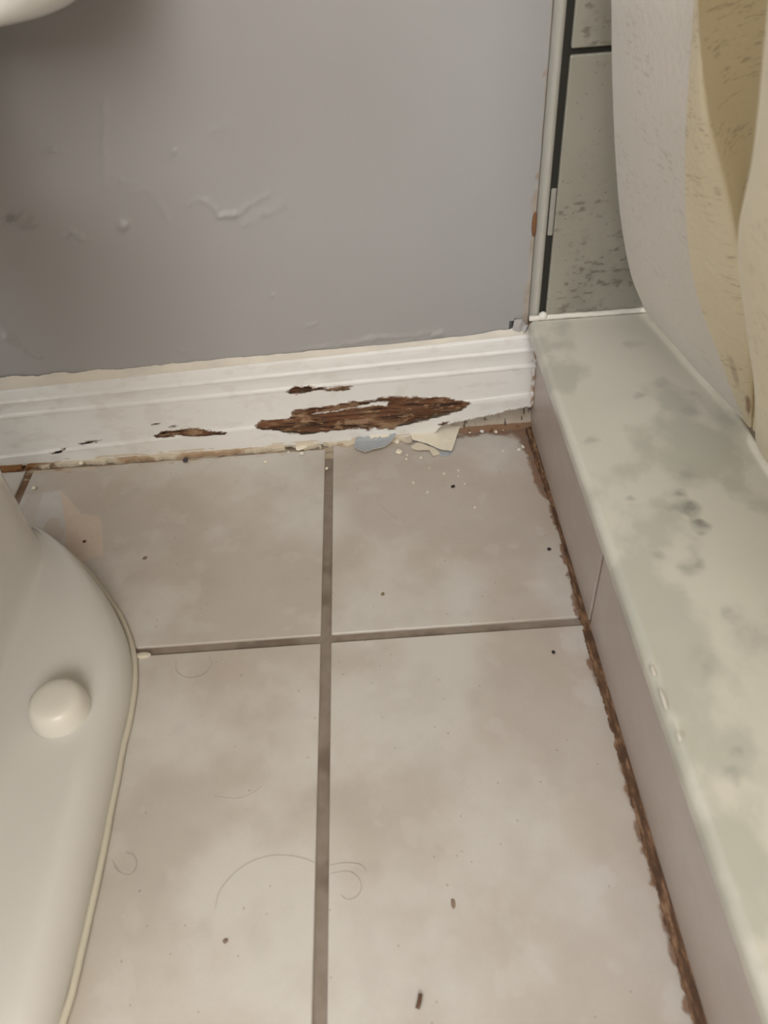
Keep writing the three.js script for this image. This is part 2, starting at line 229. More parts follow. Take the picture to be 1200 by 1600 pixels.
{
  const ceiling = single('ceiling', box(ROOM.x0 - 0.1, ROOM.x1 + 0.1, ROOM.y1, ROOM.y1 + 0.1, -0.13, ROOM.z1 + 0.1), whiteMat, 'flat white bathroom ceiling', null, null, 'structure');
  const S = SKYLIGHT, a = S.z - S.w / 2, b = S.z + S.w / 2, c = S.y - S.h / 2, d = S.y + S.h / 2, wl = ROOM.x0 - 0.1;
  single('wall_left', mergeGeometries([box(wl, ROOM.x0, -0.06, c, -0.02, ROOM.z1), box(wl, ROOM.x0, d, ROOM.y1, -0.02, ROOM.z1), box(wl, ROOM.x0, c, d, -0.02, a), box(wl, ROOM.x0, c, d, b, ROOM.z1)]), whiteMat, 'plain white painted side wall beyond the toilet', null, null, 'structure');
  single('wall_right', box(ROOM.x1, ROOM.x1 + 0.1, -0.06, ROOM.y1, -0.02, ROOM.z1), mat(rgb(168, 166, 156), 0.4), 'plain pale wall on the far side of the shower', null, null, 'structure');
  single('wall_front', box(ROOM.x0 - 0.1, ROOM.x1 + 0.1, -0.06, ROOM.y1, ROOM.z1, ROOM.z1 + 0.1), whiteMat, 'plain white painted wall facing the toilet wall', null, null, 'structure');
  // daylight window to the side of the toilet
  const win = group('window_1', 'frosted daylight window in white frame in the side wall beyond the toilet', null, 'structure');
  mesh('frame', mergeGeometries([rbox(ROOM.x0 - 0.02, ROOM.x0 + 0.012, c - 0.04, d + 0.04, a - 0.04, a), rbox(ROOM.x0 - 0.02, ROOM.x0 + 0.012, c - 0.04, d + 0.04, b, b + 0.04), rbox(ROOM.x0 - 0.02, ROOM.x0 + 0.012, d, d + 0.04, a, b), rbox(ROOM.x0 - 0.02, ROOM.x0 + 0.02, c - 0.04, c, a, b)]), trimWhite, win);
  mesh('pane', box(ROOM.x0 - 0.06, ROOM.x0 - 0.045, c, d, a, b), mat(rgb(230, 235, 240), 0.5, { emissive: SKYLIGHT.color, emissiveIntensity: 8 }), win);
  const fillPanel = group('fill_panel_2', 'large glowing fill panel added on the wall facing the toilet wall', null, 'structure'); fillPanel.position.set(FRONTFILL.x, FRONTFILL.y, 0);  // unseen panel, added to brighten the upright surfaces from the front
  mesh('frame', rbox(-FRONTFILL.w / 2 - 0.03, FRONTFILL.w / 2 + 0.03, -FRONTFILL.h / 2 - 0.03, FRONTFILL.h / 2 + 0.03, FRONTFILL.z + 0.006, ROOM.z1 - 0.002, 0.006), trimWhite, fillPanel);
  mesh('pane', rbox(-FRONTFILL.w / 2, FRONTFILL.w / 2, -FRONTFILL.h / 2, FRONTFILL.h / 2, FRONTFILL.z - 0.006, FRONTFILL.z + 0.006, 0.004), mat(rgb(240, 236, 228), 0.5, { emissive: FRONTFILL.color, emissiveIntensity: 6 }), fillPanel);  // glowing face of the added fill panel, no opening behind it
  const lamp = group('ceiling_lamp', 'square flat white ceiling lamp in middle of ceiling', 'lamp');
  lamp.position.set(LAMP.x, 0, LAMP.z);
  mesh('housing', rbox(-LAMP.w / 2 - 0.02, LAMP.w / 2 + 0.02, LAMP.y + 0.006, ROOM.y1, -LAMP.w / 2 - 0.02, LAMP.w / 2 + 0.02, 0.006), whiteMat, lamp);
  mesh('diffuser', rbox(-LAMP.w / 2, LAMP.w / 2, LAMP.y - 0.006, LAMP.y + 0.006, -LAMP.w / 2, LAMP.w / 2, 0.004), mat(rgb(240, 236, 228), 0.5, { emissive: LAMP.color, emissiveIntensity: LAMP.power }), lamp);
}

// ---------------------------------------------------------------- baseboard
const bbTop = x => 0.0893 + 0.037 * (x + 0.372);
const bbKnots = x => { const s = bbTop(x) / 0.0908; return [0, 0.0209 + 0.057 * (Math.max(x, -0.45) + 0.267), 0.0635 * s, 0.0785 * s, bbTop(x)]; };
const bbT = [0, 0.25, 0.65, 0.8, 1];
const bbZ = [[0, 0.0132], [0.2, 0.0134], [0.228, 0.0136], [0.245, 0.0131], [0.265, 0.0119], [0.3, 0.0116], [0.5, 0.0113], [0.62, 0.0113], [0.638, 0.0118], [0.655, 0.0115], [0.675, 0.0101], [0.73, 0.0096], [0.775, 0.0099], [0.79, 0.0104], [0.805, 0.0099], [0.825, 0.0086], [0.9, 0.0078], [0.965, 0.0068], [0.99, 0.0048], [1, 0.002]];
function bbYofT(x, t) { const K = bbKnots(x); for (let i = 1; i < 5; i++) if (t <= bbT[i]) return lerp(K[i - 1], K[i], (t - bbT[i - 1]) / (bbT[i] - bbT[i - 1])); return K[4]; }
function bbTofY(x, y) { const K = bbKnots(x); for (let i = 1; i < 5; i++) if (y <= K[i]) return lerp(bbT[i - 1], bbT[i], (y - K[i - 1]) / (K[i] - K[i - 1])); return 1; }
const bbSurf = (x, y) => interp(bbZ, bbTofY(x, y));
const toBB = (P, ox, oy, s) => P.map(([a, b]) => { const q = atZ(ox + a / s, oy + b / s, 0.0118); return [q.x, q.y]; });
const rotIn = [
  toBB([[45, 266], [70, 245], [130, 240], [185, 232], [196, 204], [260, 196], [340, 185], [430, 170], [510, 166], [540, 152], [600, 149], [700, 155], [790, 152], [830, 165], [888, 170], [852, 196], [800, 216], [700, 240], [600, 262], [560, 270], [450, 268], [340, 280], [240, 292], [170, 285], [130, 275], [80, 272]], 380, 560, 2.5),
  toBB([[168, 132], [200, 115], [260, 111], [330, 119], [400, 107], [424, 110], [400, 123], [360, 129], [300, 122], [250, 135], [190, 139]], 380, 560, 2.5),
  toBB([[52, 443], [120, 404], [200, 394], [310, 383], [400, 383], [440, 398], [520, 405], [597, 400], [597, 416], [500, 422], [420, 427], [310, 427], [220, 427], [130, 448]], 230, 590, 4.8),
  toBB([[165, 374], [190, 362], [222, 362], [190, 372]], 230, 590, 4.8), toBB([[15, 362], [60, 348], [100, 342], [60, 356]], 230, 590, 4.8),
  toBB([[200, 368], [232, 356], [262, 349], [235, 362]], 0, 560, 2.5), toBB([[308, 334], [340, 324], [402, 317], [345, 332]], 0, 560, 2.5),
  toBB([[470, 272], [500, 264], [490, 278]], 380, 560, 2.5), toBB([[555, 268], [600, 262], [590, 275], [565, 276]], 380, 560, 2.5), toBB([[760, 254], [800, 246], [790, 258]], 380, 560, 2.5),
];
const rotOut = [toBB([[262, 215], [400, 196], [520, 168], [572, 169], [562, 184], [430, 194], [330, 213]], 380, 560, 2.5), toBB([[690, 205], [860, 176], [830, 212], [800, 214]], 380, 560, 2.5).map(p => p)].slice(0, 1);
const inBox = (P, x, y) => { const b = P.box ??= [Math.min(...P.map(p => p[0])), Math.max(...P.map(p => p[0])), Math.min(...P.map(p => p[1])), Math.max(...P.map(p => p[1]))]; return x > b[0] && x < b[1] && y > b[2] && y < b[3]; };
const bbBreak = x => x < 0.046 ? -1 : interp([[0.046, 0], [0.056, 0.0125], [0.075, 0.017], [0.1, 0.0205], [0.125, 0.0265], [0.146, 0.029]], x) + 0.003 * (fbm(x * 300, 2, 141, 3) - 0.5);
function rotted(x, y, grow = 0) {
  if (y < bbBreak(x) + grow) return true;
  const jx = (fbm(x * 500, y * 900, 151, 3) - 0.5) * 0.006, jy = (fbm(x * 160, y * 700, 153, 3) - 0.5) * 0.0042;
  const ins = (a, b) => rotIn.some(P => inBox(P, a + jx, b + jy) && inPoly(P, a + jx, b + jy)) && !rotOut.some(P => inPoly(P, a + jx, b + jy));
  if (!grow) return ins(x, y);
  return ins(x, y) || ins(x, y + grow) || ins(x, y - grow) || ins(x + 1.5 * grow, y) || ins(x - 1.5 * grow, y);
}
{
  const bb = group('baseboard_back', 'white moulded baseboard with peeling paint and rotted brown wood along its foot', null, 'structure');
  const x0 = -0.44, x1 = 0.1498, nu = 1176, nv = 170;
  const white = rgb(238, 237, 235), cell = [];
  const ys = (i, j) => bbYofT(x0 + (x1 - x0) * i / nu, j / nv);
  const edge = rgb(128, 92, 64), grime = rgb(196, 188, 176);
  const geo = gridGeo(nu, nv, (i, j) => {
    const x = x0 + (x1 - x0) * i / nu, y = ys(i, j), near = y < 0.075 && x > -0.42 && rotted(x, y, 0.0008);
    const z = interp(bbZ, j / nv) + 0.0005 * (fbm(x * 14, y * 60, 161, 3) - 0.5) + 0.00022 * (fbm(x * 140, y * 240, 163, 2) - 0.5) + (near ? 0.0003 : 0);
    let c = mix3(white, rgb(232, 231, 228), fbm(x * 20, y * 30, 165, 3));
    const cr = fbm(x * 60, y * 120, 167, 4);
    c = mix3(c, grime, 0.18 * sstep(0.55, 0.75, cr));
    const end = x1 - x; if (end < 0.006) c = mix3(c, rgb(158, 112, 70), 0.85 * sstep(0.45, 0.7, fbm(x * 400, y * 160, 169, 3)) * (1 - sstep(0.001, 0.006, end)));
    if (near) c = mix3(c, edge, 0.55);
    if (y < 0.006 && fbm(x * 60, y * 200, 171, 3) > 0.55) c = mix3(c, rgb(206, 186, 158), 0.6);
    return { p: V(x, y, z), c };
  }, (i, j) => { const x = x0 + (x1 - x0) * (i + 0.5) / nu, y = (ys(i, j) + ys(i, j + 1)) / 2; return !(y < 0.075 && rotted(x, y)); });
  mesh('painted_face', geo, new THREE.MeshStandardMaterial({ vertexColors: true, roughness: 0.42, side: THREE.DoubleSide }), bb);
  { // plain run of the same moulding behind the toilet
    const g = gridGeo(8, 60, (i, j) => { const x = -1.3 + 0.86 * i / 8; return { p: V(x, bbYofT(x, j / 60), interp(bbZ, j / 60)) }; });
    mesh('painted_run', g, mat(white, 0.42), bb);
  }
  // bare rotted wood seen through the lost paint
  const dark = rgb(58, 38, 27), mid = rgb(112, 80, 57), tan = rgb(170, 140, 110), red = rgb(108, 68, 44);
  const wx0 = -0.30, wx1 = 0.1498, wy0 = 0.0, wy1 = 0.075, wu = 1100, wv = 150;
  const wood = gridGeo(wu, wv, (i, j) => {
    const x = wx0 + (wx1 - wx0) * i / wu, y = wy0 + (wy1 - wy0) * j / wv;
    const fib = fbm(x * 40, y * 750, 181, 4), lump = fbm(x * 60, y * 160, 183, 4), deep = fbm(x * 22 + 3, y * 90, 185, 3);
    const d = 0.0009 + 0.0016 * fib + 0.0035 * sstep(0.42, 0.75, deep) + 0.0006 * lump;
    let c = mix3(mid, dark, sstep(0.45, 0.7, fib)); c = mix3(c, tan, 0.75 * sstep(0.55, 0.72, lump) * (1 - sstep(0.5, 0.7, deep))); c = mix3(c, red, 0.5 * sstep(0.5, 0.7, fbm(x * 90, y * 90, 187, 3)));
    if (fbm(x * 120, y * 500, 189, 3) > 0.68) c = mix3(c, tan, 0.6);
    return { p: V(x, y, Math.max(bbSurf(x, y) - d, 0.0018)), c };
  }, (i, j) => { const x = wx0 + (wx1 - wx0) * (i + 0.5) / wu, y = wy0 + (wy1 - wy0) * (j + 0.5) / wv; return y > bbBreak(x) - 0.0012 && rotted(x, y, 0.0022) && !(x > 0.046 && y > bbBreak(x) + 0.0025 && !rotted(x, y, 0.0018)); });
  const w = mesh('rotten_wood', wood, new THREE.MeshStandardMaterial({ vertexColors: true, roughness: 0.95, side: THREE.DoubleSide }), bb); w.userData.label = 'rotted brown wood grain exposed where paint has flaked off';
  // ragged cream filler along the top
  const nu2 = 900, nv2 = 8, fx0 = -0.72, fx1 = 0.141;
  const fill = gridGeo(nu2, nv2, (i, j) => {
    const x = fx0 + (fx1 - fx0) * i / nu2, t = j / nv2, h = interp([[-0.72, 0.012], [-0.37, 0.0115], [-0.25, 0.0075], [-0.07, 0.0045], [0.0, 0.003], [0.08, 0.0028], [0.12, 0.005], [0.141, 0.008]], x);
    const top = bbTop(x) + h * (0.75 + 0.5 * fbm(x * 90, 3, 191, 4)), y = lerp(bbTop(x) - 0.0015, top, t);
    return { p: V(x, y, lerp(0.0046, 0.0009, t * t) + 0.0008 * (fbm(x * 120, y * 200, 193, 3) - 0.5)), c: mix3(rgb(232, 224, 210), rgb(210, 204, 196), fbm(x * 50, y * 90, 195, 3)) };
  });
  mesh('filler_strip', fill, new THREE.MeshStandardMaterial({ vertexColors: true, roughness: 0.8, side: THREE.DoubleSide }), bb).userData.label = 'ragged cream filler line';
  // packed dirt and plaster under the broken end
  const dirtG = planSolid(0.046, 0.1498, 0.0008, 0.0135, 0.0005, (x, z) => z < 0.0125 + 0.003 * (fbm(x * 150, z * 150, 311, 3) - 0.5), (x, z) => (0.001 + 0.021 * sstep(0.046, 0.09, x) * clamp(1 - z / 0.0135) ** 1.2 + 0.0016 * fbm(x * 260, z * 260, 313, 3)), () => -0.002,
    (x, z) => { const n = fbm(x * 170, z * 170, 315, 4), k = fbm(x * 420, z * 420, 317, 2); let c = mix3(rgb(168, 154, 138), rgb(188, 178, 164), n); c = mix3(c, rgb(132, 88, 52), 0.9 * sstep(0.5, 0.62, fbm(x * 60, z * 220, 319, 3)) * (1 - sstep(0.095, 0.12, x))); if (z > 0.0095) c = mix3(c, rustC, 0.8); if (k > 0.74) c = mix3(c, rgb(66, 52, 42), 0.8); return c; });
  mesh('packed_dirt', dirtG, new THREE.MeshStandardMaterial({ vertexColors: true, roughness: 0.95, side: THREE.DoubleSide }), bb).userData.label = 'grey crumbly dirt under broken end of baseboard';
  // old crumbling caulk at the foot
  const caulk = planSolid(-0.44, 0.06, 0.008, 0.026, 0.0006, (x, z) => z < 0.0175 + 0.005 * (fbm(x * 120, z * 120, 201, 4) - 0.5) * 2 + (x < -0.36 ? 0.002 : 0) && fbm(x * 60, z * 40, 203, 3) > 0.30, (x, z) => 0.0014 + 0.0022 * clamp((0.021 - z) / 0.01) * fbm(x * 200, z * 200, 205, 3), () => -0.002,
    (x, z) => { const n = fbm(x * 45, z * 150, 207, 4); let c = mix3(rgb(204, 192, 174), rgb(224, 212, 190), n); c = mix3(c, rgb(166, 130, 94), 0.7 * sstep(0.56, 0.68, fbm(x * 30 + 7, z * 90, 209, 4))); if (x < -0.345) c = mix3(c, rgb(136, 92, 54), sstep(-0.345, -0.375, x + 0.03 * (n - 0.5))); return c; });
  mesh('foot_caulk', caulk, new THREE.MeshStandardMaterial({ vertexColors: true, roughness: 0.85, side: THREE.DoubleSide }), bb).userData.label = 'crumbling stained caulk';
}

// ---------------------------------------------------------------- tiled shower wall
{
  const w = group('wall_shower', 'greenish grey mottled shower wall tiles with blackened grout', null, 'structure');
  const tz = 0.0105, joint = 0.3455, x0 = 0.1546, jw = 0.0042;
  const wt = colorTexture(900, 900, (u, v) => {
    const x = u * 0.5, y = v * 0.5; let c = mix3(rgb(150, 146, 134), rgb(164, 160, 148), fbm(x * 14, y * 14, 211, 4));
    const m = fbm(x * 170, y * 300, 213, 4) , patch = fbm(x * 22 + 2, y * 22, 215, 4); c = mix3(c, rgb(92, 87, 78), 0.75 * sstep(0.56, 0.74, m) * sstep(0.4, 0.62, patch)); c = mix3(c, rgb(132, 128, 117), 0.6 * sstep(0.5, 0.75, patch));
    if (hash(Math.floor(x * 1100), Math.floor(y * 1100), 217) > 0.994) c = mix3(c, rgb(96, 92, 86), 0.6);
    return c;
  });
  const wm = new THREE.MeshStandardMaterial({ map: wt, roughness: 0.3, bumpMap: reliefTex, bumpScale: 0.0003, side: THREE.DoubleSide });
  const uvw = g => { const p = g.attributes.position, uv = new Float32Array(p.count * 2); for (let i = 0; i < p.count; i++) { uv[2 * i] = p.getX(i) / 0.5; uv[2 * i + 1] = p.getY(i) / 0.5; } g.setAttribute('uv', new THREE.BufferAttribute(uv, 2)); return g; };
  mesh('grout', mergeGeometries([box(0.145, ROOM.x1, 0.118, ROOM.y1, -0.13, tz - 0.003), box(0.165, ROOM.x1, -0.06, 0.118, -0.13, tz - 0.003)]), mat(rgb(44, 42, 36), 0.9), w);
  const ysT = [joint - 0.26, joint, joint + 0.26, joint + 0.52, joint + 0.78, joint + 1.04, joint + 1.3, joint + 1.56, joint + 1.82, 2.37];
  for (let k = 0; k + 1 < ysT.length; k++) for (let m = 0; m < 3; m++) { const a = x0 + m * 0.302; mesh(numbered('wall_tile'), uvw(rbox(a, Math.min(a + 0.298, ROOM.x1 - 0.003), ysT[k] + jw / 2, ysT[k + 1] - jw / 2, tz - 0.006, tz, 0.0016, 2)), wm, w); }
  const cm = mat(rgb(160, 157, 148), 0.5), y = atZ(848, 370, 0.009).y, y2 = atZ(853, 296, 0.009).y;
  mesh('joint_caulk', rbox(0.1498, 0.1545, y, y2, 0.004, 0.0090, 0.0015), cm, w);
  // glazed edge strip where tile meets paint
  const pts = []; for (let k = 0; k <= 10; k++) { const a = Math.PI * k / 10; pts.push(new THREE.Vector2(0.1458 - 0.005 * Math.cos(a), -(-0.004 + 0.0132 * Math.sin(a) ** 0.6))); }
  const sh = new THREE.Shape(pts); const eg = new THREE.ExtrudeGeometry(sh, { depth: 2.25, bevelEnabled: false, curveSegments: 8 }); eg.rotateX(-Math.PI / 2); eg.translate(0, 0.124, 0);   // shape y becomes -z
  const strip = single('trim_1', eg, mat(rgb(180, 177, 168), 0.3), 'thin glossy off-white edge strip between grey paint and shower tiles', null, null, 'structure');
}

// ---------------------------------------------------------------- shower curb
const CT = 0.128;
{
  const curb = group('shower_curb', 'low shower curb with white marble threshold on beige tiled face', 'curb');
  mesh('core', box(CURBX + 0.008, 0.262, -0.03, CT - 0.014, 0.001, 1.9), mat(rgb(120, 108, 98), 0.9), curb);
  const blobs = [[1062, 772, 0.010, 0.5], [1082, 795, 0.011, 0.75], [1101, 816, 0.008, 0.7], [1056, 790, 0.007, 0.4], [992, 780, 0.006, 0.35], [1030, 600, 0.010, 0.3], [1080, 640, 0.012, 0.35], [925, 690, 0.010, 0.35], [1000, 615, 0.008, 0.35], [1075, 745, 0.02, 0.25], [1150, 960, 0.012, 0.35], [1075, 890, 0.010, 0.3], [1030, 870, 0.007, 0.3], [990, 538, 0.012, 0.25], [1140, 1210, 0.006, 0.35], [1145, 1170, 0.006, 0.3], [1100, 1040, 0.015, 0.2], [1180, 1000, 0.02, 0.25], [1090, 880, 0.006, 0.35]].map(([a, b, r, k]) => { const q = atY(a, b, CT); return [q.x, q.z, r, k]; });
  const MX0 = 0.13, MX1 = 0.28, MZ1 = 0.7;
  const marble = colorTexture(420, 1400, (u, v) => {
    const x = MX0 + u * (MX1 - MX0), z = v * MZ1, wob = (fbm(x * 60, z * 60, 221, 3) - 0.5), wob2 = (fbm(x * 60 + 9, z * 60, 223, 3) - 0.5);
    let c = mix3(rgb(202, 199, 186), rgb(215, 210, 198), fbm(x * 12, z * 12, 225, 4)); c = mix3(c, rgb(180, 179, 166), 0.75 * sstep(0.5, 0.7, fbm(x * 26, z * 20, 227, 5)));
    for (const [bx, bz, r, k] of blobs) { const d = Math.hypot(x - bx + wob * 0.016, (z - bz + wob2 * 0.016)) / r; if (d < 1) c = mix3(c, rgb(124, 124, 116), k * (1 - sstep(0.1, 1, d)) * (0.5 + fbm(x * 200, z * 200, 233, 3))); }
    return c;
  });
  const mm = new THREE.MeshStandardMaterial({ map: marble, roughness: 0.24, side: THREE.DoubleSide });
  const slab = rbox(0.138, 0.275, CT - 0.016, CT, 0.0115, 1.9, 0.0058, 5); { const p = slab.attributes.position, uv = new Float32Array(p.count * 2); for (let i = 0; i < p.count; i++) { uv[2 * i] = (p.getX(i) - MX0) / (MX1 - MX0); uv[2 * i + 1] = p.getZ(i) / MZ1; } slab.setAttribute('uv', new THREE.BufferAttribute(uv, 2)); }
  mesh('marble_threshold', slab, mm, curb).userData.label = 'white marble slab with soft grey clouds';
  const faceTex = colorTexture(1200, 240, (u, v) => { const c = tileTone(u * 0.6 + 3, v * 0.12 + 2), p = rgb(188, 172, 164); return mix3(c, p, 0.55); });
  const fm = new THREE.MeshStandardMaterial({ map: faceTex, roughness: 0.36, bumpMap: reliefTex, bumpScale: 0.0003, side: THREE.DoubleSide });
  const jz = atX(930, 925, CURBX).z, zs = [0.003, jz, jz + PITCH, jz + 2 * PITCH, jz + 3 * PITCH, jz + 4 * PITCH, 1.9];
  for (let k = 0; k + 1 < zs.length; k++) { const g = rbox(CURBX, CURBX + 0.009, 0.0025, CT - 0.0165, zs[k] + (k ? 0.0022 : 0), zs[k + 1] - 0.0022, 0.0013, 2), p = g.attributes.position, uv = new Float32Array(p.count * 2); for (let i = 0; i < p.count; i++) { uv[2 * i] = p.getZ(i) / 0.6; uv[2 * i + 1] = p.getY(i) / 0.12; } g.setAttribute('uv', new THREE.BufferAttribute(uv, 2)); mesh('face_tile', g, fm, curb); }
  mesh('face_grout', box(CURBX + 0.0016, CURBX + 0.0085, 0.001, CT - 0.0165, 0.003, 1.9), mat(rgb(128, 104, 88), 0.9), curb);
  // hardened blobs of sealant under the nose
  const cm = mat(rgb(208, 201, 190), 0.5);
  for (const [a, b, l] of [[1018, 1048, 0.008], [1058, 1150, 0.006], [1034, 1092, 0.014], [836, 545, 0.006], [833, 535, 0.005]]) { const q = atX(a, b, 0.1385); mesh('sealant_blob', new THREE.SphereGeometry(1, 14, 10).scale(0.0011, 0.0018, l / 2).translate(0.1392, q.y, q.z), cm, curb); }
  // white bead between threshold and wall tiles
  const P = []; for (let k = 0; k <= 60; k++) { const x = 0.139 + 0.136 * k / 60; P.push(V(x, CT + 0.0012 + 0.0006 * (noise(x * 200, 1, 3) - 0.5), 0.0125 + 0.0008 * (noise(x * 150, 2, 4) - 0.5))); }
  mesh('white_bead', new THREE.TubeGeometry(new THREE.CatmullRomCurve3(P), 160, 0.0027, 8), mat(rgb(232, 228, 218), 0.45), curb);
  mesh('bead_blob', new THREE.SphereGeometry(0.0042, 14, 10).translate(0.1515, CT + 0.003, 0.0125), mat(rgb(236, 233, 226), 0.45), curb);
}
// rust-eaten sealant line between floor tiles and curb
{
  const wdt = z => interp([[0, 0.006], [0.05, 0.006], [0.09, 0.005], [0.13, 0.0025], [0.18, 0.0022], [0.23, 0.004], [0.27, 0.0058], [0.4, 0.006], [0.7, 0.0072]], z);
  const g = planSolid(0.138, CURBX + 0.0006, 0.006, 0.72, 0.0005, (x, z) => CURBX - x < wdt(z) * (0.6 + 0.75 * fbm(x * 60, z * 210, 241, 4)), (x, z) => 0.0008 + 0.0026 * clamp(1 - (CURBX - x) / (wdt(z) * 1.2)) * (0.4 + fbm(x * 300, z * 300, 243, 3)), () => -0.004,
    (x, z) => { const n = fbm(x * 600, z * 110, 245, 4), k = fbm(x * 300, z * 300, 247, 3); let c = mix3(rgb(112, 82, 58), rgb(150, 118, 90), 0.8 * sstep(0.5, 0.72, n)); c = mix3(c, rgb(70, 48, 34), 0.8 * sstep(0.52, 0.36, n)); return mix3(c, rgb(92, 64, 44), 0.5 * sstep(0.5, 0.7, k)); });
  single('rusty_sealant', g, new THREE.MeshStandardMaterial({ vertexColors: true, roughness: 0.85, side: THREE.DoubleSide }), 'rust brown crumbling sealant line between floor tiles and shower curb', 'sealant');
}

// ---------------------------------------------------------------- toilet
const AX = -0.345;
{
  const toilet = group('toilet', 'white ceramic floor toilet with round bolt cap on its foot', 'toilet');
  const china = mat(rgb(216, 213, 208), 0.16);
  const half = (pts, n) => { const c = new THREE.CatmullRomCurve3(pts.map(p => V(p[0], 0, p[1])), false, 'centripetal'); return c.getSpacedPoints(n); };
  const N = 90;
  const ring = (pts, y) => { const h = half(pts, N), out = []; for (let i = 0; i <= N; i++) out.push(V(AX + h[i].x, y, h[i].z)); for (let i = N - 1; i > 0; i--) out.push(V(AX - h[i].x, y, h[i].z)); return out; };
  const foot = [[0, 0.128], [0.02, 0.134], [0.055, 0.162], [0.08, 0.19], [0.104, 0.224], [0.125, 0.264], [0.134, 0.30], [0.136, 0.35], [0.136, 0.53], [0.122, 0.60], [0.082, 0.655], [0, 0.678]];
  const ped = [[0, 0.139], [0.015, 0.143], [0.028, 0.156], [0.039, 0.182], [0.041, 0.225], [0.04, 0.29], [0.042, 0.345], [0.05, 0.42], [0.064, 0.5], [0.07, 0.55], [0.05, 0.605], [0, 0.622]];
  const inset = (r, d, y) => { const n = r.length, out = []; for (let i = 0; i < n; i++) { const a = r[(i + n - 1) % n], b = r[(i + 1) % n], t = V(b.x - a.x, 0, b.z - a.z).normalize(); out.push(V(r[i].x - t.z * d, y, r[i].z + t.x * d)); } return out; };
  const F = ring(foot, 0), P = ring(ped, 0), sgn = (() => { const t = inset(F, 0.01, 0); return Math.abs(t[N / 2].x - AX) < Math.abs(F[N / 2].x - AX) ? 1 : -1; })();
  const wt = z => sstep(0.15, 0.26, z), insetW = (r, d, y) => { const q = inset(r, d, y); return q.map((p, i) => { const k = lerp(0.3, 1, wt(r[i].z)); return V(lerp(r[i].x, p.x, k), y, lerp(r[i].z, p.z, k)); }); };
  const fi = (d, y) => insetW(F, d * sgn, y), pe = (d, y) => insetW(P, -d * sgn, y), mixR = (a, b, t, y) => a.map((p, i) => V(lerp(p.x, b[i].x, t), y, lerp(p.z, b[i].z, t)));
  const rings = [fi(0.001, 0), fi(0, 0.003), fi(0, 0.010), fi(0.0016, 0.0165), fi(0.005, 0.0225), fi(0.010, 0.0275), fi(0.016, 0.0303), fi(0.022, 0.0308)];
  const sh = fi(0.022, 0), pq = pe(0.0105, 0); for (const t of [0.2, 0.4, 0.6, 0.8]) rings.push(mixR(sh, pq, t, 0.0308 - 0.0016 * Math.sin(t * Math.PI) + 0.0014 * t));
  rings.push(pe(0.0085, 0.0326), pe(0.0055, 0.034), pe(0.003, 0.037), pe(0.0012, 0.042), pe(0.0003, 0.049), pe(0, 0.065), pe(0, 0.1), pe(0.002, 0.14));
  const rim = [[0, 0.03], [0.055, 0.034], [0.075, 0.06], [0.09, 0.15], [0.135, 0.25], [0.165, 0.34], [0.178, 0.43], [0.17, 0.52], [0.14, 0.6], [0.09, 0.66], [0.04, 0.685], [0, 0.69]];
  const R = ring(rim, 0), P2 = pe(0.002, 0);
  for (const [t, y] of [[0.04, 0.2], [0.12, 0.25], [0.28, 0.285], [0.52, 0.312], [0.78, 0.334], [0.95, 0.35], [1, 0.36], [1, 0.378]]) rings.push(mixR(P2, R, t, y));
  rings.push(inset(R, 0.004 * sgn, 0.383));
  mesh('pedestal', loft(rings), china, toilet).userData.label = 'white ceramic pedestal with flared foot';
  // seat lid
  const lidPts = [[0, 0.225], [0.1, 0.228], [0.155, 0.26], [0.178, 0.36], [0.182, 0.45], [0.168, 0.55], [0.12, 0.64], [0.05, 0.69], [0, 0.698]], L = ring(lidPts, 0), li = (d, y) => inset(L, d * sgn, y);
  mesh('seat_lid', loft([li(0.004, 0.3835), li(0, 0.387), li(0, 0.412), li(0.006, 0.418), li(0.03, 0.42)]), mat(rgb(222, 219, 212), 0.3), toilet);
  // tank with rounded lower corners
  const rr4 = (hx, z0, z1, r, y) => { const out = [], seg = 14, cs = [[hx - r, z1 - r, 0], [-hx + r, z1 - r, 1], [-hx + r, z0 + r, 2], [hx - r, z0 + r, 3]]; for (const [cx, cz, q] of cs) for (let k = 0; k <= seg; k++) { const a = Math.PI / 2 * (q + k / seg); out.push(V(AX + cx + r * Math.cos(a), y, cz + r * Math.sin(a))); } return out.reverse(); };
  const tk = []; for (let k = 0; k <= 12; k++) { const a = Math.PI / 2 * k / 12, d = 0.05 * (1 - Math.sin(a)); tk.push(rr4(0.222 - d, 0.022 + 0.35 * d, 0.197 - 0.35 * d, 0.035, 0.418 + 0.045 * (1 - Math.cos(a)))); }
  tk.push(rr4(0.228, 0.02, 0.2, 0.035, 0.6), rr4(0.232, 0.018, 0.203, 0.035, 0.72));
  mesh('tank', loft(tk), china, toilet);
  mesh('tank_lid', loft([rr4(0.236, 0.012, 0.208, 0.035, 0.7205), rr4(0.242, 0.008, 0.214, 0.038, 0.726), rr4(0.242, 0.008, 0.214, 0.038, 0.748), rr4(0.234, 0.014, 0.206, 0.034, 0.755)]), china, toilet);
  mesh('tank_neck', loft([rr4(0.09, 0.05, 0.18, 0.03, 0.3825), rr4(0.085, 0.05, 0.175, 0.03, 0.422)]), china, toilet);
